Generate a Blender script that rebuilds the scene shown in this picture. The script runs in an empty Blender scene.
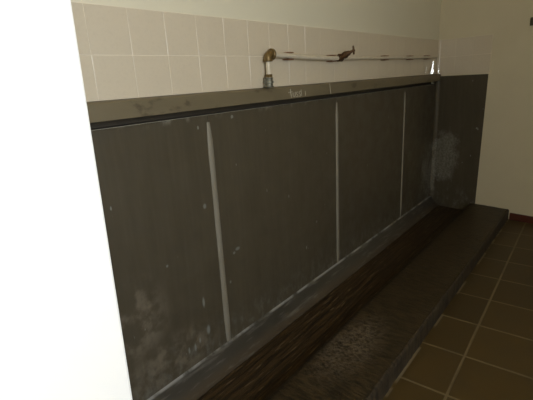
import bpy, bmesh, math, random
from mathutils import Vector, Matrix
random.seed(7)
S = bpy.context.scene
COL = S.collection
H0 = 1.4138                     # height of the pipe-level tile joint above the floor


def Z(z):
    return z + H0


XR, ANG = 3.723, 0.139          # end wall: x = XR + ANG * y


def ew(y):
    return XR + ANG * y


# ------------------------------------------------------------------ materials
class G:
    """tiny node-graph builder"""

    def __init__(self, name):
        self.m = bpy.data.materials.new(name)
        self.m.use_nodes = True
        self.t = self.m.node_tree
        self.t.nodes.clear()
        self.out = self.t.nodes.new('ShaderNodeOutputMaterial')
        self.b = self.t.nodes.new('ShaderNodeBsdfPrincipled')
        self.t.links.new(self.b.outputs[0], self.out.inputs[0])
        g = self.t.nodes.new('ShaderNodeNewGeometry')
        self.pos = g.outputs['Position']
        s = self.t.nodes.new('ShaderNodeSeparateXYZ')
        self.t.links.new(self.pos, s.inputs[0])
        self.x, self.y, self.z = s.outputs

    def put(self, sock, v):
        if isinstance(v, bpy.types.NodeSocket):
            self.t.links.new(v, sock)
        elif v is not None:
            if sock.type == 'RGBA' and len(v) == 3:
                v = (*v, 1)
            sock.default_value = v

    def set(self, key, v):
        self.put(self.b.inputs[key], v)
        return self

    def math(self, op, a, b=0.0, c=0.0, clamp=False):
        n = self.t.nodes.new('ShaderNodeMath')
        n.operation = op
        n.use_clamp = clamp
        self.put(n.inputs[0], a)
        self.put(n.inputs[1], b)
        self.put(n.inputs[2], c)
        return n.outputs[0]

    def add(self, a, b): return self.math('ADD', a, b)
    def mul(self, a, b): return self.math('MULTIPLY', a, b)

    def ramp(self, v, lo, hi, a=0.0, b=1.0):
        n = self.t.nodes.new('ShaderNodeMapRange')
        n.interpolation_type = 'SMOOTHSTEP'
        self.put(n.inputs[0], v)
        n.inputs[1].default_value, n.inputs[2].default_value = lo, hi
        n.inputs[3].default_value, n.inputs[4].default_value = a, b
        return n.outputs[0]

    def vec(self, sx=1, sy=1, sz=1, rot=0.0, off=(0, 0, 0)):
        n = self.t.nodes.new('ShaderNodeMapping')
        self.put(n.inputs[0], self.pos)
        n.inputs['Location'].default_value = off
        n.inputs['Rotation'].default_value = (0, 0, rot)
        n.inputs['Scale'].default_value = (sx, sy, sz)
        return n.outputs[0]

    def noise(self, scale=5, vec=None, detail=4, rough=0.6):
        n = self.t.nodes.new('ShaderNodeTexNoise')
        self.put(n.inputs['Vector'], self.pos if vec is None else vec)
        n.inputs['Scale'].default_value = scale
        n.inputs['Detail'].default_value = detail
        n.inputs['Roughness'].default_value = rough
        return n.outputs['Fac']

    def mix(self, f, a, b):
        n = self.t.nodes.new('ShaderNodeMix')
        n.data_type = 'RGBA'
        self.put(n.inputs[0], f)
        self.put(n.inputs[6], a)
        self.put(n.inputs[7], b)
        return n.outputs[2]

    def blob(self, cx, cz, rx, rz, ax='x'):
        """1 in the middle of an ellipse in the upright plane, 0 outside"""
        a = self.x if ax == 'x' else self.y
        u = self.mul(self.add(a, -cx), 1 / rx)
        w = self.mul(self.add(self.z, -cz), 1 / rz)
        r = self.math('SQRT', self.add(self.mul(u, u), self.mul(w, w)))
        return self.ramp(r, 0.35, 1.0, 1.0, 0.0)

    def bump(self, h, strength=0.2, dist=0.01):
        n = self.t.nodes.new('ShaderNodeBump')
        n.inputs['Strength'].default_value = strength
        n.inputs['Distance'].default_value = dist
        self.put(n.inputs['Height'], h)
        self.set('Normal', n.outputs[0])
        return self


def plain(name, col, rough=0.5, metal=0.0, var=0.15, scale=12):
    g = G(name)
    n = g.noise(scale)
    g.set('Base Color', g.mix(n, tuple(c * (1 - var) for c in col), tuple(min(1, c * (1 + var)) for c in col)))
    g.set('Roughness', rough).set('Metallic', metal)
    return g.m


def m_paint():
    g = G('painted_plaster')
    n = g.noise(2.5, detail=6)
    g.set('Base Color', g.mix(n, (0.675, 0.64, 0.505), (0.725, 0.69, 0.555)))
    g.set('Roughness', 0.6)
    g.bump(g.noise(60, detail=3), 0.08, 0.004)
    return g.m


def m_endpaint():
    g = G('cream_painted_plaster')
    n = g.noise(3.5, detail=6)
    g.set('Base Color', g.mix(n, (0.60, 0.54, 0.39), (0.68, 0.62, 0.46)))
    g.set('Roughness', 0.6)
    g.bump(g.noise(70, detail=3), 0.1, 0.004)
    return g.m


def m_tile():
    g = G('cream_glazed_tile')
    n = g.noise(4.0, detail=3)
    c = g.mix(n, (0.60, 0.528, 0.412), (0.645, 0.573, 0.452))
    speck = g.ramp(g.noise(90, detail=2), 0.45, 0.75)
    g.set('Base Color', g.mix(g.mul(speck, 0.12), c, (0.45, 0.39, 0.31)))
    g.set('Roughness', 0.22)
    return g.m


def m_steel(light=0.0):
    g = G('stained_urinal_steel' if not light else 'bright_steel_strip')
    a = 0.080 + light
    base = g.mix(g.noise(3, g.vec(3, 3, .6), detail=6), (a * .80, a * .66, a * .42), (a * 1.22, a * 1.03, a * .69))
    streak = g.ramp(g.noise(30, g.vec(1, 1, .05), detail=4), .45, .72)
    base = g.mix(g.mul(streak, .13), base, (.125, .112, .088))
    # lime splashes: low beside the inner corner, and low at the open end
    n = g.noise(34, detail=8, rough=.75)
    m1 = g.math('MAXIMUM', g.mul(g.blob(-.12, Z(-.90), .20, .40, 'y'), g.ramp(g.x, 3.5, 3.62)), g.mul(g.blob(3.62, Z(-1.05), .36, .42), g.ramp(g.y, -.06, -.03, 0, .75)))
    big = g.noise(7, detail=5, rough=.65)
    m1 = g.ramp(g.add(g.add(m1, g.mul(g.add(n, -.5), 1.3)), g.mul(g.add(big, -.5), 1.6)), .38, .95)
    base = g.mix(g.mul(m1, g.ramp(g.noise(60, detail=6, rough=.7), .35, .65, .25, .8)), base, (.25, .245, .215))
    m2 = g.math('MAXIMUM', g.blob(.36, Z(-.97), .17, .22), g.blob(.50, Z(-1.22), .32, .14))
    m2 = g.mul(m2, g.ramp(g.noise(11, detail=5), .42, .62))
    base = g.mix(g.mul(m2, .8), base, (.185, .155, .115))
    low = g.mul(g.ramp(g.z, Z(-1.31), Z(-1.12), 1, 0), g.ramp(g.noise(24, g.vec(1, 1, .6), detail=7, rough=.7), .46, .70))
    base = g.mix(g.mul(low, .55), base, (.20, .20, .18))
    # pale drip line under the ledge
    top = g.mul(g.mul(g.ramp(g.z, Z(-.258), Z(-.23), 0, 1), g.ramp(g.x, 1.2, 3.2, 1, 0)), g.ramp(g.noise(24, g.vec(1, 1, .3), detail=4), .52, .68))
    base = g.mix(g.mul(top, .6), base, (.30, .28, .23))
    fleck = g.ramp(g.noise(17, g.vec(1.5, 1, .8), detail=2), .72, .76)
    base = g.mix(g.mul(fleck, .7), base, (.30, .32, .30))
    marks = None
    for cx, cz, rx, rz in ((.684, -1.044, .007, .026), (.925, -.872, .016, .009), (.900, -.885, .009, .007), (.748, -.611, .009, .012),
                           (.695, -1.190, .011, .024), (.640, -1.215, .006, .014), (.61, -1.235, .006, .02), (.575, -1.23, .005, .016),
                           (.52, -.80, .006, .006), (.86, -1.02, .006, .008), (1.35, -.72, .006, .01), (1.62, -.95, .007, .008)):
        b = g.blob(cx, Z(cz), rx * 1.3, rz * 1.3)
        marks = b if marks is None else g.math('MAXIMUM', marks, b)
    base = g.mix(g.mul(marks, .75), base, (.235, .25, .235))
    grain = g.ramp(g.noise(55, g.vec(1, 1, .07), detail=5), .3, .7)
    base = g.mix(g.mul(grain, .20), base, (.045, .036, .022))
    if light:
        base = g.mix(g.ramp(g.noise(9, detail=5), .3, .7, .55, .85), base, (.25, .235, .195))
    g.set('Base Color', base)
    g.set('Specular IOR Level', .35)
    g.set('Metallic', .08)
    g.set('Roughness', g.ramp(g.noise(9, detail=5), .3, .7, .42, .62))
    g.bump(g.noise(5, g.vec(1, 1, .5), detail=3), .12, .01)
    return g.m


def m_ledge():
    g = G('weathered_ledge_steel')
    n = g.noise(7, g.vec(.5, 1, 2), detail=6)
    c = g.mix(n, (.135, .112, .067), (.215, .18, .115))
    dark = g.ramp(g.noise(13, g.vec(.6, 1, 1), detail=4), .58, .68)
    c = g.mix(g.mul(dark, .5), c, (.05, .037, .022))
    g.set('Base Color', c).set('Roughness', .5).set('Metallic', .2)
    return g.m


def m_splash():
    g = G('lime_crusted_steel')
    n = g.noise(9, g.vec(.5, 1, 1), detail=6)
    c = g.mix(n, (.022, .0205, .0165), (.062, .057, .048))
    br = g.ramp(g.z, Z(-1.395), Z(-1.355), 1, 0)
    c = g.mix(g.mul(br, .75), c, (.072, .055, .038))
    e = g.mul(g.ramp(g.z, Z(-1.329), Z(-1.321)), g.ramp(g.noise(7, detail=5), .36, .56))
    c = g.mix(g.mul(e, .9), c, (.30, .30, .29))
    s = g.mul(g.ramp(g.noise(21, g.vec(.25, 2, 2), detail=4), .52, .68), .45)
    c = g.mix(s, c, (.17, .165, .15))
    g.set('Base Color', c).set('Roughness', .38)
    return g.m


def m_channel():
    g = G('wet_brown_channel')
    n = g.noise(14, g.vec(.35, 6, 1), detail=6)
    c = g.mix(g.ramp(n, .3, .7), (.012, .007, .003), (.066, .040, .016))
    d = g.ramp(g.noise(7, g.vec(.9, 11, 1), detail=2), .62, .66)
    c = g.mix(g.mul(d, .6), c, (.17, .125, .075))
    w = g.t.nodes.new('ShaderNodeTexWave')
    w.bands_direction = 'Y'
    g.put(w.inputs['Vector'], g.vec(1, 1, 1))
    w.inputs['Scale'].default_value = 6.5
    w.inputs['Distortion'].default_value = .5
    c = g.mix(g.mul(g.ramp(w.outputs['Fac'], 0, .2, 1, 0), .7), c, (.010, .006, .003))
    g.set('Base Color', c).set('Roughness', .45)
    g.bump(n, .5, .008)
    return g.m


def m_tread():
    g = G('worn_dark_stone')
    n = g.noise(13, g.vec(4, 1.1, 1), detail=6, rough=.7)
    c = g.mix(g.ramp(n, .3, .72), (.010, .006, .002), (.056, .037, .015))
    u = g.mul(g.add(g.x, -1.13), 1 / .40)
    w = g.mul(g.add(g.y, .50), 1 / .17)
    r = g.math('SQRT', g.add(g.mul(u, u), g.mul(w, w)))
    worn = g.mul(g.ramp(r, .2, 1, 1, 0), g.ramp(g.noise(70, g.vec(1, .7, 1), detail=8, rough=.8), .42, .60))
    c = g.mix(g.mul(worn, .85), c, (.155, .125, .088))
    j = g.ramp(g.y, -.412, -.402)
    c = g.mix(g.mul(j, .8), c, (.008, .005, .002))
    g.set('Base Color', c).set('Roughness', .5)
    g.bump(g.noise(18, g.vec(5, 1, 1), detail=4), .8, .008)
    return g.m


def m_riser():
    g = G('ribbed_step_face')
    n = g.noise(38, g.vec(1.6, 1, .3), detail=4)
    c = g.mix(g.ramp(n, .35, .65), (.014, .009, .004), (.046, .033, .017))
    g.set('Base Color', c).set('Roughness', .7)
    g.bump(n, .4, .006)
    return g.m


def m_floor():
    g = G('brown_quarry_tile_floor')
    a = .0278
    s = .3027
    t = g.t.nodes.new('ShaderNodeTexBrick')
    # rotate / shift so a joint crosses at the measured grid point
    ox, oy = 1.1606, -.927
    ca, sa = math.cos(-a), math.sin(-a)
    lx, ly = ox * ca - oy * sa, ox * sa + oy * ca
    g.put(t.inputs['Vector'], g.vec(1, 1, 1, -a, (-lx + s * 20, -ly + s * 20, 0)))
    t.offset = 0
    t.squash = 1
    t.inputs['Scale'].default_value = 1
    t.inputs['Brick Width'].default_value = s
    t.inputs['Row Height'].default_value = s
    t.inputs['Mortar Size'].default_value = .006
    t.inputs['Mortar Smooth'].default_value = .25
    t.inputs['Color1'].default_value = (.046, .028, .007, 1)
    t.inputs['Color2'].default_value = (.074, .046, .012, 1)
    t.inputs['Mortar'].default_value = (.15, .115, .06, 1)
    n = g.noise(7, detail=5)
    c = g.mix(g.mul(g.ramp(n, .4, .7), .45), t.outputs['Color'], (.05, .036, .016))
    # grout smeared along the foot of the step
    gb = g.mul(g.ramp(g.y, -.735, -.731), g.ramp(g.noise(5, g.vec(1, .2, 1), detail=2), .46, .54))
    c = g.mix(g.mul(gb, .8), c, (.19, .155, .10))
    g.set('Base Color', c).set('Roughness', .5)
    h = g.mul(t.outputs['Fac'], -1)
    g.bump(h, .5, .004)
    return g.m


PAINT, ENDP, TILE = m_paint(), m_endpaint(), m_tile()
STEEL, STRIP, LEDGE, SPLASH = m_steel(), m_steel(.13), m_ledge(), m_splash()
CHANNEL, TREAD, RISER, FLOOR = m_channel(), m_tread(), m_riser(), m_floor()
WHITE = plain('white_gloss_paint', (.86, .86, .86), .45, 0, .02, 3)
CEIL = plain('ceiling_warm_bounce', (.80, .60, .27), .8, 0, .06, 2)  # unseen ceiling, saturated tone chosen to bounce warm light onto the far walls
GROUT = plain('pale_grout', (.74, .67, .55), .8, 0, .08, 40)
RED = plain('red_skirting_paint', (.075, .016, .007), .5, 0, .3, 9)
PIPEW = plain('old_white_pipe_paint', (.60, .54, .43), .45, 0, .2, 22)
BRASS = plain('tarnished_brass', (.17, .115, .045), .4, .5, .5, 45)
RUST = plain('rusty_iron', (.17, .075, .032), .75, .1, .5, 60)
TAPM = plain('brown_corroded_tap', (.085, .042, .015), .55, .3, .6, 55)
UNION = plain('grey_plated_fitting', (.17, .165, .13), .35, .6, .5, 50)
CHALK = plain('pale_scratch', (.42, .39, .31), .8, 0, .3, 120)
SLOT = plain('shade_dark_slot', (.050, .040, .027), .6, 0, .4, 20)  # dark colour stands in for the shade inside the recess
DARK = plain('dark_plastic', (.10, .085, .055), .5)
FRAME = plain('window_frame_paint', (.7, .7, .68), .4)


# ------------------------------------------------------------------ mesh helpers
def box(bm, x0, x1, y0, y1, z0, z1):
    v = [bm.verts.new((x, y, z)) for z in (z0, z1) for y in (y0, y1) for x in (x0, x1)]
    for f in ((0, 2, 3, 1), (4, 5, 7, 6), (0, 1, 5, 4), (2, 6, 7, 3), (0, 4, 6, 2), (1, 3, 7, 5)):
        bm.faces.new([v[i] for i in f])


def prism(bm, pts, z0, z1):
    """upright prism from a plan outline"""
    a = [bm.verts.new((x, y, z0)) for x, y in pts]
    b = [bm.verts.new((x, y, z1)) for x, y in pts]
    n = len(pts)
    bm.faces.new(list(reversed(a)))
    bm.faces.new(b)
    for i in range(n):
        bm.faces.new((a[i], a[(i + 1) % n], b[(i + 1) % n], b[i]))


def profile(bm, pts, x0, x1f):
    """a (y,z) outline swept along x from x0 to x1f(y)"""
    fx = x1f if callable(x1f) else (lambda y: x1f)
    f0 = x0 if callable(x0) else (lambda y: x0)
    a = [bm.verts.new((f0(y), y, z)) for y, z in pts]
    b = [bm.verts.new((fx(y), y, z)) for y, z in pts]
    n = len(pts)
    bm.faces.new(a)
    bm.faces.new(list(reversed(b)))
    for i in range(n):
        bm.faces.new((a[i], b[i], b[(i + 1) % n], a[(i + 1) % n]))


def tube(bm, pts, r, seg=16):
    """round bar through points; r is one radius or one per point"""
    P = [Vector(p) for p in pts]
    R = r if isinstance(r, (list, tuple)) else [r] * len(P)
    rings = []
    up = None
    for i, p in enumerate(P):
        d = (P[min(i + 1, len(P) - 1)] - P[max(i - 1, 0)]).normalized()
        if d.length < 1e-6:
            d = (P[-1] - P[0]).normalized()
        if up is None:
            up = d.orthogonal().normalized()
        u = (up - d * up.dot(d)).normalized()
        up = u
        w = d.cross(u)
        rings.append([bm.verts.new(p + (u * math.cos(2 * math.pi * k / seg) + w * math.sin(2 * math.pi * k / seg)) * R[i])
                      for k in range(seg)])
    for a, b in zip(rings, rings[1:]):
        for k in range(seg):
            bm.faces.new((a[k], a[(k + 1) % seg], b[(k + 1) % seg], b[k]))
    bm.faces.new(list(reversed(rings[0])))
    bm.faces.new(rings[-1])


def lathe(bm, p0, p1, prof, seg=20):
    """turned piece on the axis p0->p1; prof = [(fraction, radius)]"""
    p0, p1 = Vector(p0), Vector(p1)
    d = p1 - p0
    n = d.normalized()
    u = n.orthogonal().normalized()
    w = n.cross(u)
    rings = []
    for t, r in prof:
        c = p0 + d * t
        rings.append([bm.verts.new(c + (u * math.cos(2 * math.pi * k / seg) + w * math.sin(2 * math.pi * k / seg)) * r)
                      for k in range(seg)])
    for a, b in zip(rings, rings[1:]):
        for k in range(seg):
            bm.faces.new((a[k], a[(k + 1) % seg], b[(k + 1) % seg], b[k]))
    bm.faces.new(list(reversed(rings[0])))
    bm.faces.new(rings[-1])


def obj(name, bm, mat, parent=None, bevel=0.0, smooth=False):
    bmesh.ops.recalc_face_normals(bm, faces=bm.faces[:])
    if parent is not None:
        base = Vector(parent['_o'])
        bmesh.ops.translate(bm, vec=-base, verts=bm.verts[:])
    else:
        base = Vector((0, 0, 0))
    me = bpy.data.meshes.new(name)
    bm.to_mesh(me)
    bm.free()
    me.materials.append(mat)
    o = bpy.data.objects.new(name, me)
    COL.objects.link(o)
    if parent is not None:
        root = parent
        o.parent = root
        o['_o'] = parent['_o']
    if bevel:
        b = o.modifiers.new('bevel', 'BEVEL')
        b.width = bevel
        b.segments = 2
        b.limit_method = 'ANGLE'
    if smooth:
        for p in me.polygons:
            p.use_smooth = True
        try:
            me.set_sharp_from_angle(angle=math.radians(40))
        except Exception:
            pass
    return o


def thing(name, label, cat, loc, group=None):
    o = bpy.data.objects.new(name, None)
    o.empty_display_size = .1
    COL.objects.link(o)
    o.location = loc
    o['_o'] = list(loc)
    o['label'] = label
    o['category'] = cat
    if group:
        o['group'] = group
    return o


def struct(name, bm, mat, bevel=0.0):
    o = obj(name, bm, mat, None, bevel)
    o['kind'] = 'structure'
    return o


def B():
    return bmesh.new()


# ------------------------------------------------------------------ room shell
XL, YR, ZC = -1.75, -2.75, 2.80
bm = B(); box(bm, XL - .15, ew(0) + .25, YR - .15, .2, -.1, 0); struct('floor', bm, FLOOR)
bm = B(); box(bm, XL - .15, ew(0) + .25, YR - .15, .2, ZC, ZC + .1); struct('ceiling', bm, CEIL)

# long wall with the slot behind the ledge
bm = B()
profile(bm, [(0, 0), (0, Z(-.232)), (.045, Z(-.232)), (.045, Z(-.200)), (0, Z(-.200)), (0, ZC), (.15, ZC), (.15, 0)],
        -.10, lambda y: ew(0) + .02)
struct('wall_back', bm, PAINT)

# end wall, slightly out of square
bm = B()
prism(bm, [(ew(.15), .15), (ew(YR - .1), YR - .1), (ew(YR - .1) + .15, YR - .1), (ew(.15) + .15, .15)], 0, ZC)
struct('wall_right', bm, ENDP)

# white wall close on the left (it closes the open end of the urinal)
bm = B()
rings = []
for zz, xf in ((0, -.079 - .0215 * H0), (H0, -.079), (ZC, -.079)):      # the corner leans a little below eye height
    rings.append([bm.verts.new((x, y, zz)) for x, y in ((XL, -.75), (xf, -.75), (-.0845, .15), (XL, .15))])
bm.faces.new(list(reversed(rings[0])))
bm.faces.new(rings[-1])
for a, b in zip(rings, rings[1:]):
    for k in range(4):
        bm.faces.new((a[k], a[(k + 1) % 4], b[(k + 1) % 4], b[k]))
struct('wall_left', bm, WHITE, .004)
bm = B(); box(bm, XL - .12, XL, YR - .12, .15, 0, ZC); struct('wall_side', bm, PAINT)

# wall behind the camera with its window
WX0, WX1, WZ0, WZ1 = -1.25, -.10, 1.10, 2.30
bm = B()
box(bm, XL, WX0, YR - .12, YR, 0, ZC)
box(bm, WX1, ew(YR) + .1, YR - .12, YR, 0, ZC)
box(bm, WX0, WX1, YR - .12, YR, 0, WZ0)
box(bm, WX0, WX1, YR - .12, YR, WZ1, ZC)
struct('wall_rear', bm, PAINT)
bm = B()
t = .045
box(bm, WX0, WX0 + t, YR - .09, YR - .03, WZ0, WZ1)
box(bm, WX1 - t, WX1, YR - .09, YR - .03, WZ0, WZ1)
xm = (WX0 + WX1) / 2
box(bm, xm - t / 2, xm + t / 2, YR - .09, YR - .03, WZ0, WZ1)
box(bm, WX0 + t, xm - t / 2, YR - .09, YR - .03, WZ0, WZ0 + t)
box(bm, xm + t / 2, WX1 - t, YR - .09, YR - .03, WZ0, WZ0 + t)
box(bm, WX0 + t, xm - t / 2, YR - .09, YR - .03, WZ1 - t, WZ1)
box(bm, xm + t / 2, WX1 - t, YR - .09, YR - .03, WZ1 - t, WZ1)
struct('window_1', bm, FRAME)

# skirting on the end wall, from the step outwards
bm = B()
prism(bm, [(ew(-.73) + .004, -.73), (ew(-.73) - .012, -.73), (ew(YR) - .012, YR), (ew(YR) + .004, YR)], 0, .062)
struct('baseboard_right', bm, RED, .004)


# tiled band: two courses
def tile(bm, o, u, w, z0, z1, n, d=.0076):
    g = .0007
    tl = [random.uniform(-.0005, .0005) for _ in range(4)]
    e = .0010
    pts = []
    gz = .0013
    for (a, z) in ((g, z0 + gz), (w - g, z0 + gz), (w - g, z1 - gz), (g, z1 - gz)):
        pts.append(o + u * a + Vector((0, 0, z)))
    ins = []
    for (a, z), j in zip(((g + e, z0 + gz + e), (w - g - e, z0 + gz + e), (w - g - e, z1 - gz - e), (g + e, z1 - gz - e)), tl):
        ins.append(o + u * a + Vector((0, 0, z)) + n * (d + j))
    mid = [p + n * (d - e * .6) for p in pts]
    r0 = [bm.verts.new(p) for p in pts]
    r1 = [bm.verts.new(p) for p in mid]
    r2 = [bm.verts.new(p) for p in ins]
    for a, b in ((r0, r1), (r1, r2)):
        for k in range(4):
            bm.faces.new((a[k], a[(k + 1) % 4], b[(k + 1) % 4], b[k]))
    bm.faces.new(r2)
    bm.faces.new(list(reversed(r0)))


T = .15
zb, zj, zt_ = Z(-.1407), Z(0), Z(.15)
bm, gb = B(), B()
x = .3453 - 3 * T
while x < XR - .012:
    x0, x1 = max(x, -.083), min(x + T, XR - .012)
    if x1 - x0 > .02:
        tile(bm, Vector((x0, 0, 0)), Vector((1, 0, 0)), x1 - x0, zj, zt_, Vector((0, -1, 0)))
        tile(bm, Vector((x0, 0, 0)), Vector((1, 0, 0)), x1 - x0, zb, zj, Vector((0, -1, 0)))
    x += T
ob = obj('trim_1', bm, TILE); ob['kind'] = 'structure'
box(gb, -.083, XR - .008, -.0068, .002, zb, zt_)
ob = obj('trim_2', gb, GROUT); ob['kind'] = 'structure'
bm, gb = B(), B()
nv = Vector((-1, ANG, 0)).normalized()
uv = Vector((-ANG, -1, 0)).normalized()
o0 = Vector((XR, 0, 0)) + uv * .012
for k, (a, w) in enumerate([(0, T), (T, T), (2 * T, T), (3 * T, .012)][:3]):
    tile(bm, o0 + uv * a, uv, w, zj, zt_, nv)
    tile(bm, o0 + uv * a, uv, w, Z(-.155), zj, nv)
ob = obj('trim_3', bm, TILE); ob['kind'] = 'structure'
p0 = Vector((XR, 0, 0)) + uv * .01
p1 = Vector((XR, 0, 0)) + uv * .461
prism(gb, [(p0.x - nv.x * .002, p0.y), (p1.x - nv.x * .002, p1.y), (p1.x + nv.x * .0068, p1.y + nv.y * .0068),
           (p0.x + nv.x * .0068, p0.y + nv.y * .0068)], Z(-.155), zt_)
ob = obj('trim_4', gb, GROUT); ob['kind'] = 'structure'
# glazed cove added in the tile corner to reflect the window as a streak
bm = B()
r = .022
arc = []
for k in range(9):
    a = k / 8 * math.pi / 2
    arc.append((XR - .009 - r + r * math.sin(a) + .0, -.009 - r + r * math.cos(a)))
prism(bm, arc + [(XR - .001, -.009 - r), (XR - .001, -.001), (XR - .009 - r, -.001)], zb, zt_)
ob = obj('trim_5', bm, TILE, None, 0, True); ob['kind'] = 'structure'

# ------------------------------------------------------------------ urinal
U = thing('steel_urinal', 'long dark steel wall urinal with pale upright seam strips and a top ledge',
          'urinal', (1.85, -.02, 0))
seams = [.8132, 1.8718, 2.9506]
xs = [-.08] + seams + [XR - .03]
for a, b in zip(xs, xs[1:]):
    bm = B()
    box(bm, a + .001, b - .001, -.005, -.0005, Z(-1.322), Z(-.2325))
    box(bm, a + .001, b - .001, -.0075, -.005, Z(-.2365), Z(-.2325))     # folded top lip
    obj('back_panel', bm, STEEL, U, .0008)
for k, xx in enumerate(seams):
    bm = B()
    w = (.0145, .0135, .0095)[k]
    zt0, zb0 = Z(-.262), Z(-1.315)
    n = 14
    ringA = []
    for i in range(n + 1):
        f = i / n
        z = zb0 + (zt0 - zb0) * f
        ww = w * (1.0 + .16 * (1 - f))
        if i == 0:
            ww *= .8
        if i == n:
            ww *= .55
        if 0 < i < n:
            ww += random.uniform(-.0012, .0012)
        cs = []
        for q in range(7):
            a = math.pi * q / 6
            cs.append(bm.verts.new((xx - ww * math.cos(a), -.0052 - .0075 * math.sin(a) * (.4 if i in (0, n) else 1), z)))
        ringA.append(cs)
    for p, q in zip(ringA, ringA[1:]):
        for j in range(6):
            bm.faces.new((p[j], p[j + 1], q[j + 1], q[j]))
        bm.faces.new((p[6], p[0], q[0], q[6]))
    bm.faces.new(ringA[0])
    bm.faces.new(list(reversed(ringA[-1])))
    obj('seam_strip', bm, STRIP, U, 0, True)['label'] = 'pale upright seam strip'

# rolled strip in the inner corner
bm = B()
r = .034
arc = []
for k in range(9):
    a = k / 8 * math.pi / 2
    arc.append((XR - .013 - r + r * math.sin(a), -.006 - r + r * math.cos(a)))
prism(bm, arc + [(XR - .008, -.006 - r), (XR - .002, -.001), (XR - .006 - r, -.001)], Z(-1.318), Z(-.165))
obj('corner_strip', bm, STEEL, U, 0, True)

# ledge (hollow flush cover): front face, flat top
bm = B()
profile(bm, [(-.0005, Z(-.1412)), (-.031, Z(-.1440)), (-.037, Z(-.1462)), (-.040, Z(-.1500)), (-.040, Z(-.205)), (-.036, Z(-.205)), (-.036, Z(-.1985)), (-.0005, Z(-.1985))],
        -.081, lambda y: ew(y) - .006)
LD = obj('top_ledge', bm, LEDGE, U, .001)
# recess lining under the ledge, coloured dark to stand in for shade
bm = B()
profile(bm, [(-.0004, Z(-.2318)), (.0445, Z(-.2318)), (.0445, Z(-.2002)), (.0425, Z(-.2002)), (.0425, Z(-.2300)), (-.0004, Z(-.2300))],
        -.08, XR - .01)
obj('shade_lining', bm, SLOT, U)
# joint mark across the ledge face
bm = B()
tube(bm, [(1.733, -.0405, Z(-.146)), (1.738, -.0405, Z(-.170)), (1.745, -.0405, Z(-.204))], .0018, 8)
obj('joint_bead', bm, CHALK, LD)
# scratched letters on the ledge face
bm = B()


def stroke(pts, r=.0017):
    tube(bm, [(1.335 + a, -.0404, Z(-.2005) + b) for a, b in pts], r * 1.15, 6)


stroke([(.000, .026), (.034, .030)])
stroke([(.018, .044), (.020, .028), (.026, .002)], .0022)
stroke([(.040, .026), (.041, .008), (.050, .003), (.058, .008), (.060, .027)])
stroke([(.083, .025), (.070, .024), (.070, .016), (.082, .012), (.080, .003), (.066, .004)])
stroke([(.106, .026), (.094, .025), (.093, .017), (.106, .012), (.104, .003), (.090, .004)])
stroke([(.112, .036), (.113, .018), (.117, .004)], .0013)
obj('scratched_writing', bm, CHALK, LD)
bm = B()
stroke([(.150, .026), (.152, .012), (.150, .003)], .0014)
obj('scratch_mark', bm, CHALK, LD)

# end return panel
bm = B()
prism(bm, [(ew(-.006) - .005, -.006), (ew(-.006) - .0005, -.006), (ew(-.449) - .0005, -.449), (ew(-.449) - .005, -.449)], Z(-1.322), Z(-.1645))
prism(bm, [(ew(-.0005) - .005, -.0005), (ew(-.0005) - .0005, -.0005), (ew(-.3925) - .0005, -.3925), (ew(-.3925) - .005, -.3925)], .0005, Z(-1.321))
# taper the outer edge a touch
for v in bm.verts:
    if v.co.y < -.4 and v.co.z < .5:
        v.co.y += .014
        v.co.x += .014 * ANG
obj('end_panel', bm, STEEL, U, .0008)

# sloping splash strip and channel
bm = B()
profile(bm, [(-.0005, Z(-1.322)), (-.006, Z(-1.317)), (-.012, Z(-1.3225)), (-.060, Z(-1.377)), (-.078, Z(-1.392)), (-.096, Z(-1.398)), (-.096, .0005), (-.0005, .0005)],
        -.08, lambda y: ew(y) - .007)
obj('splash_strip', bm, SPLASH, U, 0, True)
bm = B()
nx, ny = 60, 8
grid = []
ys = [-.0965 + (-.3925 + .0965) * j / ny for j in range(ny + 1)]
for i in range(nx + 1):
    row = []
    for j, y in enumerate(ys):
        xe = ew(y) - .008
        xx = -.08 + (xe + .08) * i / nx
        row.append(bm.verts.new((xx, y, .0145 - .004 * math.sin(math.pi * j / ny) + random.uniform(-.0008, .0008))))
    grid.append(row)
for i in range(nx):
    for j in range(ny):
        bm.faces.new((grid[i][j], grid[i + 1][j], grid[i + 1][j + 1], grid[i][j + 1]))
geom = bmesh.ops.extrude_face_region(bm, geom=bm.faces[:])
for v in [g for g in geom['geom'] if isinstance(g, bmesh.types.BMVert)]:
    v.co.z = .0005
obj('drain_channel', bm, CHANNEL, U, 0, True)

# ------------------------------------------------------------------ step
ST = thing('standing_step', 'low dark worn step along the front of the urinal, above brown floor tiles',
           'step', (1.8, -.56, 0))
YB, YF = -.7219, -.394


def yb(x):
    return -.7219 - .0041 * (x - 2)


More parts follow.
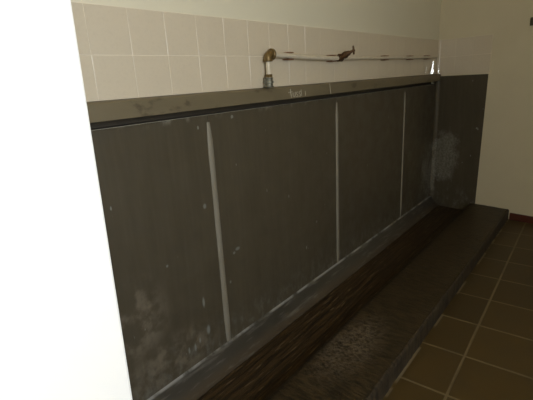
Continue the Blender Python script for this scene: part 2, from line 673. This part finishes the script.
bm = B()
nx, ny = 90, 10
xe = lambda y: ew(y) - .003
top = []
for i in range(nx + 1):
    row = []
    for j in range(ny + 1):
        f = j / ny
        y = YF + (YB + .016 - YF) * f
        xx = -.08 + (xe(y) + .08) * i / nx
        dz = random.uniform(-.0012, .0012) if 0 < j < ny else -.002
        row.append(bm.verts.new((xx, y, .0905 + dz)))
    top.append(row)
for i in range(nx):
    for j in range(ny):
        bm.faces.new((top[i][j], top[i + 1][j], top[i + 1][j + 1], top[i][j + 1]))
geom = bmesh.ops.extrude_face_region(bm, geom=bm.faces[:])
for v in [g for g in geom['geom'] if isinstance(g, bmesh.types.BMVert)]:
    v.co.z = .0005
obj('tread', bm, TREAD, ST, 0, True)
bm = B()
top = []
nx = 160
prof = [(.0, .0005), (.0, .074), (.002, .085), (.008, .0915), (.0155, .0925)]
for i in range(nx + 1):
    row = []
    for (d, z) in prof:
        y = YB + d + random.uniform(-.0008, .0008) * (1 if z < .09 else 0)
        xx = -.08 + (xe(y) + .08) * i / nx
        row.append(bm.verts.new((xx, y, z + (random.uniform(-.001, .001) if z > .08 else 0))))
    row.append(bm.verts.new((-.08 + (xe(YB + .0155) + .08) * i / nx, YB + .0155, .0005)))
    top.append(row)
m = len(prof) + 1
for i in range(nx):
    for j in range(m):
        bm.faces.new((top[i][j], top[i + 1][j], top[i + 1][(j + 1) % m], top[i][(j + 1) % m]))
bm.faces.new(top[0]); bm.faces.new(list(reversed(top[-1])))
obj('riser', bm, RISER, ST, 0, True)

# ------------------------------------------------------------------ flush pipe
PY = -.036
FP = thing('flush_pipe', 'white water pipe with rusty clamps and brown tap on the tiles above the urinal',
           'pipe', (1.194, PY, Z(-.141)))
pts = [(1.215, PY, Z(.006)), (1.30, PY, Z(.003)), (1.40, PY, Z(-.001)), (1.55, PY, Z(-.006)), (1.75, PY, Z(-.010)), (1.86, PY, Z(-.010)),
       (2.1, PY, Z(-.008)), (2.5, PY, Z(-.006)), (2.97, PY, Z(-.004)), (3.41, PY, Z(.000)), (3.60, PY, Z(.002))]
bm = B(); tube(bm, pts, [.0125] * 5 + [.0115] + [.0095] * 5, 18); obj('horizontal_pipe', bm, PIPEW, FP, 0, True)
bm = B(); tube(bm, [(1.193, PY, Z(-.088)), (1.193, PY, Z(-.02))], .0115, 18); obj('riser_pipe', bm, PIPEW, FP, 0, True)
# elbow
bm = B()
el = []
for k in range(9):
    a = math.pi / 2 * k / 8
    el.append((1.193 + .019 * (1 - math.cos(a)), PY, Z(-.014) + .02 * math.sin(a)))
tube(bm, [(1.193, PY, Z(-.020))] + el + [(1.222, PY, Z(.006))], .0185, 20)
lathe(bm, (1.193, PY, Z(-.026)), (1.193, PY, Z(-.014)), [(0, .0215), (.15, .0225), (.85, .0225), (1, .0205)])
lathe(bm, (1.214, PY, Z(.006)), (1.228, PY, Z(.006)), [(0, .0235), (.2, .0265), (.8, .0265), (1, .0235)])
obj('elbow', bm, BRASS, FP, 0, True)['label'] = 'tarnished brass elbow'
bm = B(); lathe(bm, (1.193, PY, Z(-.096)), (1.193, PY, Z(-.082)), [(0, .017), (.1, .0185), (.9, .0185), (1, .015)], 6)
obj('nut', bm, BRASS, FP, .001)
bm = B()
lathe(bm, (1.193, PY + .004, Z(-.1405)), (1.193, PY + .004, Z(-.097)),
      [(0, .026), (.10, .026), (.13, .0215), (.40, .0215), (.42, .025), (.62, .025), (.66, .021), (.86, .021), (.9, .024), (1, .024)], 16)
obj('union_fitting', bm, UNION, FP, .0006, False)['label'] = 'grey metal union fitting'
# wall clamps
for cx, cz, hr in ((1.366, 0, .0155), (1.780, -.010, .0155), (2.504, -.006, .0125), (2.971, -.004, .0125), (3.36, 0, .0125)):
    bm = B()
    n = 16
    w = .024 if cx < 2 else .03
    # saddle band hidden between pipe and wall, ears above and below
    ro = hr + .002
    pro = []
    for k in range(13):
        a = math.pi / 2 - math.pi * k / 12
        pro.append((PY + ro * math.cos(a), Z(cz) + ro * math.sin(a)))
    for k in range(13):
        a = -math.pi / 2 + math.pi * k / 12
        pro.append((PY + (ro - .003) * math.cos(a), Z(cz) + (ro - .003) * math.sin(a)))
    profile(bm, pro, cx - .006, cx + .006)
    for sgn in (1, -1):
        zc = Z(cz) + sgn * (hr + .0003)
        box(bm, cx - w, cx + w, PY - .007, -.0078, zc - .0024, zc + .0024)
    obj('pipe_clamp', bm, RUST, FP, .0006)['label'] = 'rusty wall clamp'

# tap on the pipe
bm = B()
a0 = Vector((1.850, PY, Z(-.010)))
a1 = Vector((1.882, -.112, Z(.027)))
lathe(bm, (1.832, PY, Z(-.010)), (1.885, PY, Z(-.010)),
      [(0, .0145), (.15, .0185), (.3, .0155), (.5, .0185), (.7, .0155), (.85, .0185), (1, .0145)], 14)
lathe(bm, a0, a1, [(0, .015), (.3, .0165), (.36, .0195), (.52, .0195), (.56, .0155), (.72, .0135), (.76, .0095), (1, .0055)], 12)
tube(bm, [(1.822, PY - .012, Z(.010)), (1.842, PY - .016, Z(.007)), (1.86, PY - .02, Z(.002))], [.004, .006, .009], 10)
TAP = obj('tap', bm, TAPM, FP, 0, True)
TAP['label'] = 'brown corroded tap'
bm = B()
ax = (a1 - a0).normalized()
tube(bm, [a1 + Vector((-.004, 0, .026)), a1 + Vector((-.001, 0, .010)), a1 + Vector((.003, 0, -.010)), a1 + Vector((.003, 0, -.022))],
     [.0045, .0058, .0058, .005], 10)
tube(bm, [a1 - ax * .006, a1 + ax * .008], .0085, 12)
obj('tap_handle', bm, TAPM, TAP, 0, True)

# ------------------------------------------------------------------ sheets shaped to glint in the corner, wall fitting
GLINT = G('clear_glint_film')
GLINT.set('Base Color', (.95, .97, .97)).set('Transmission Weight', 1.0).set('IOR', 1.6).set('Roughness', .03)
bm = B()
# water-like folds below the pipe end, shaped to mirror the window as streaks
def fold(top, bot, wt, wb, ang, curve, n=6, m=10, th=.0025, lean=.03):
    rows = []
    for i in range(m + 1):
        f = i / m
        c = Vector(top).lerp(Vector(bot), f)
        w = wt + (wb - wt) * f
        row = []
        for j in range(n + 1):
            q = (j / n - .5)
            a = ang + curve * q + .05 * math.sin(7 * f + ang * 9)
            tx = Vector((math.sin(ang), -math.cos(ang), 0))          # along the sheet, to the right
            nv = Vector((-math.cos(ang), -math.sin(ang), 0))         # towards the room
            row.append(c + tx * (q * w) - nv * (curve * q * q * w * .5) + Vector((0, 0, 0)))
        rows.append((row, nv))
    F, Bk = [], []
    for row, nv in rows:
        F.append([bm.verts.new(p) for p in row])
        Bk.append([bm.verts.new(p - nv * th) for p in row])
    for i in range(m):
        for j in range(n):
            bm.faces.new((F[i][j], F[i][j + 1], F[i + 1][j + 1], F[i + 1][j]))
            bm.faces.new((Bk[i][j], Bk[i + 1][j], Bk[i + 1][j + 1], Bk[i][j + 1]))
        bm.faces.new((F[i][0], F[i + 1][0], Bk[i + 1][0], Bk[i][0]))
        bm.faces.new((F[i][n], Bk[i][n], Bk[i + 1][n], F[i + 1][n]))
    for j in range(n):
        bm.faces.new((F[0][j], Bk[0][j], Bk[0][j + 1], F[0][j + 1]))
        bm.faces.new((F[m][j], F[m][j + 1], Bk[m][j + 1], Bk[m][j]))


WF = []
def wsheet(*a, **k):
    global bm
    bm = B()
    fold(*a, **k)
    WF.append(bm)


ZB = Z(-.139)
HA = .441                        # faces half-way between camera and window, so the sheets glint


def wat(x, y, t, z):
    return (x + math.sin(HA) * t, y - math.cos(HA) * t, z)


wsheet(wat(3.345, -.026, .008, Z(-.07)), wat(3.345, -.026, -.002, ZB), .005, .013, HA, .75)
wsheet(wat(3.462, -.034, .012, Z(-.035)), wat(3.462, -.034, .000, ZB), .005, .036, HA, .10)
wsheet(wat(3.625, -.040, -.006, Z(-.05)), wat(3.625, -.040, .008, ZB), .006, .030, HA, .50)
WT = thing('water_glints', 'clear water sheets shaped to glint in the tiled corner under the pipe end', 'water', (3.58, -.03, ZB))
for w_ in WF:
    obj('glint_sheet', w_, GLINT.m, WT, 0, True)
fy = -.752
FT = thing('wall_fitting', 'small dark hook fitting high on the bare cream end wall', 'fitting', (ew(fy), fy, Z(.215)))
bm = B()
box(bm, -.012, .0, -.034, .034, -.030, .030)
rot = Matrix.Rotation(-math.atan(ANG), 4, 'Z')
bmesh.ops.transform(bm, matrix=Matrix.Translation(Vector((ew(fy) - .0006, fy, Z(.212)))) @ rot, verts=bm.verts[:])
obj('back_plate', bm, DARK, FT, .004)
bm = B()
q = Vector((ew(fy) - .0125, fy, Z(.205)))
tube(bm, [q, q + Vector((-.03, .004, -.004)), q + Vector((-.042, .006, .010)), q + Vector((-.044, .006, .026))], [.007, .0065, .0065, .006], 12)
obj('hook', bm, DARK, FT, 0, True)

# ------------------------------------------------------------------ light
wd = bpy.data.worlds.new('World')
S.world = wd
wd.use_nodes = True
bg = wd.node_tree.nodes['Background']
sky = wd.node_tree.nodes.new('ShaderNodeTexSky')
sky.sky_type = 'NISHITA'
sky.sun_disc = False
sky.sun_elevation = math.radians(40)
wd.node_tree.links.new(sky.outputs[0], bg.inputs[0])
bg.inputs[1].default_value = .12

L = bpy.data.lights.new('window_daylight', 'AREA')
L.shape = 'RECTANGLE'
L.size = WX1 - WX0 - .1
L.size_y = WZ1 - WZ0 - .1
L.energy = 66
L.color = (.92, .965, 1.0)
lo = bpy.data.objects.new('window_daylight', L)
COL.objects.link(lo)
lo.location = ((WX0 + WX1) / 2, YR - .10, (WZ0 + WZ1) / 2)
lo.rotation_euler = (math.radians(90), 0, 0)        # -Z axis towards +Y

# ------------------------------------------------------------------ camera
Rm = [[0.6316634271014168, -0.7731912495253083, -0.056361392104705005],
      [0.2519792744307656, 0.13601387821793606, 0.9581266462161774],
      [0.7331492072694564, 0.6194154636345495, -0.28074316250010306]]
cam = bpy.data.cameras.new('camera')
cam.sensor_fit = 'HORIZONTAL'
cam.sensor_width = 36
cam.lens = 409.8594 / 533 * 36
cam.clip_start = .01
co = bpy.data.objects.new('camera', cam)
COL.objects.link(co)
right, up, fw = (Vector(r) for r in Rm)
M = Matrix((right, up, -fw)).transposed().to_4x4()
M.translation = Vector((-0.3671404, -1.29547689, -0.10663585 + H0))
co.matrix_world = M
S.camera = co

for o in S.objects:
    if '_o' in o:
        del o['_o']
vs = S.view_settings
vs.view_transform = 'Standard'
vs.look = 'None'
vs.exposure = 0
vs.gamma = 1
vs.use_curve_mapping = False
S.cycles.max_bounces = 8
S.cycles.diffuse_bounces = 5
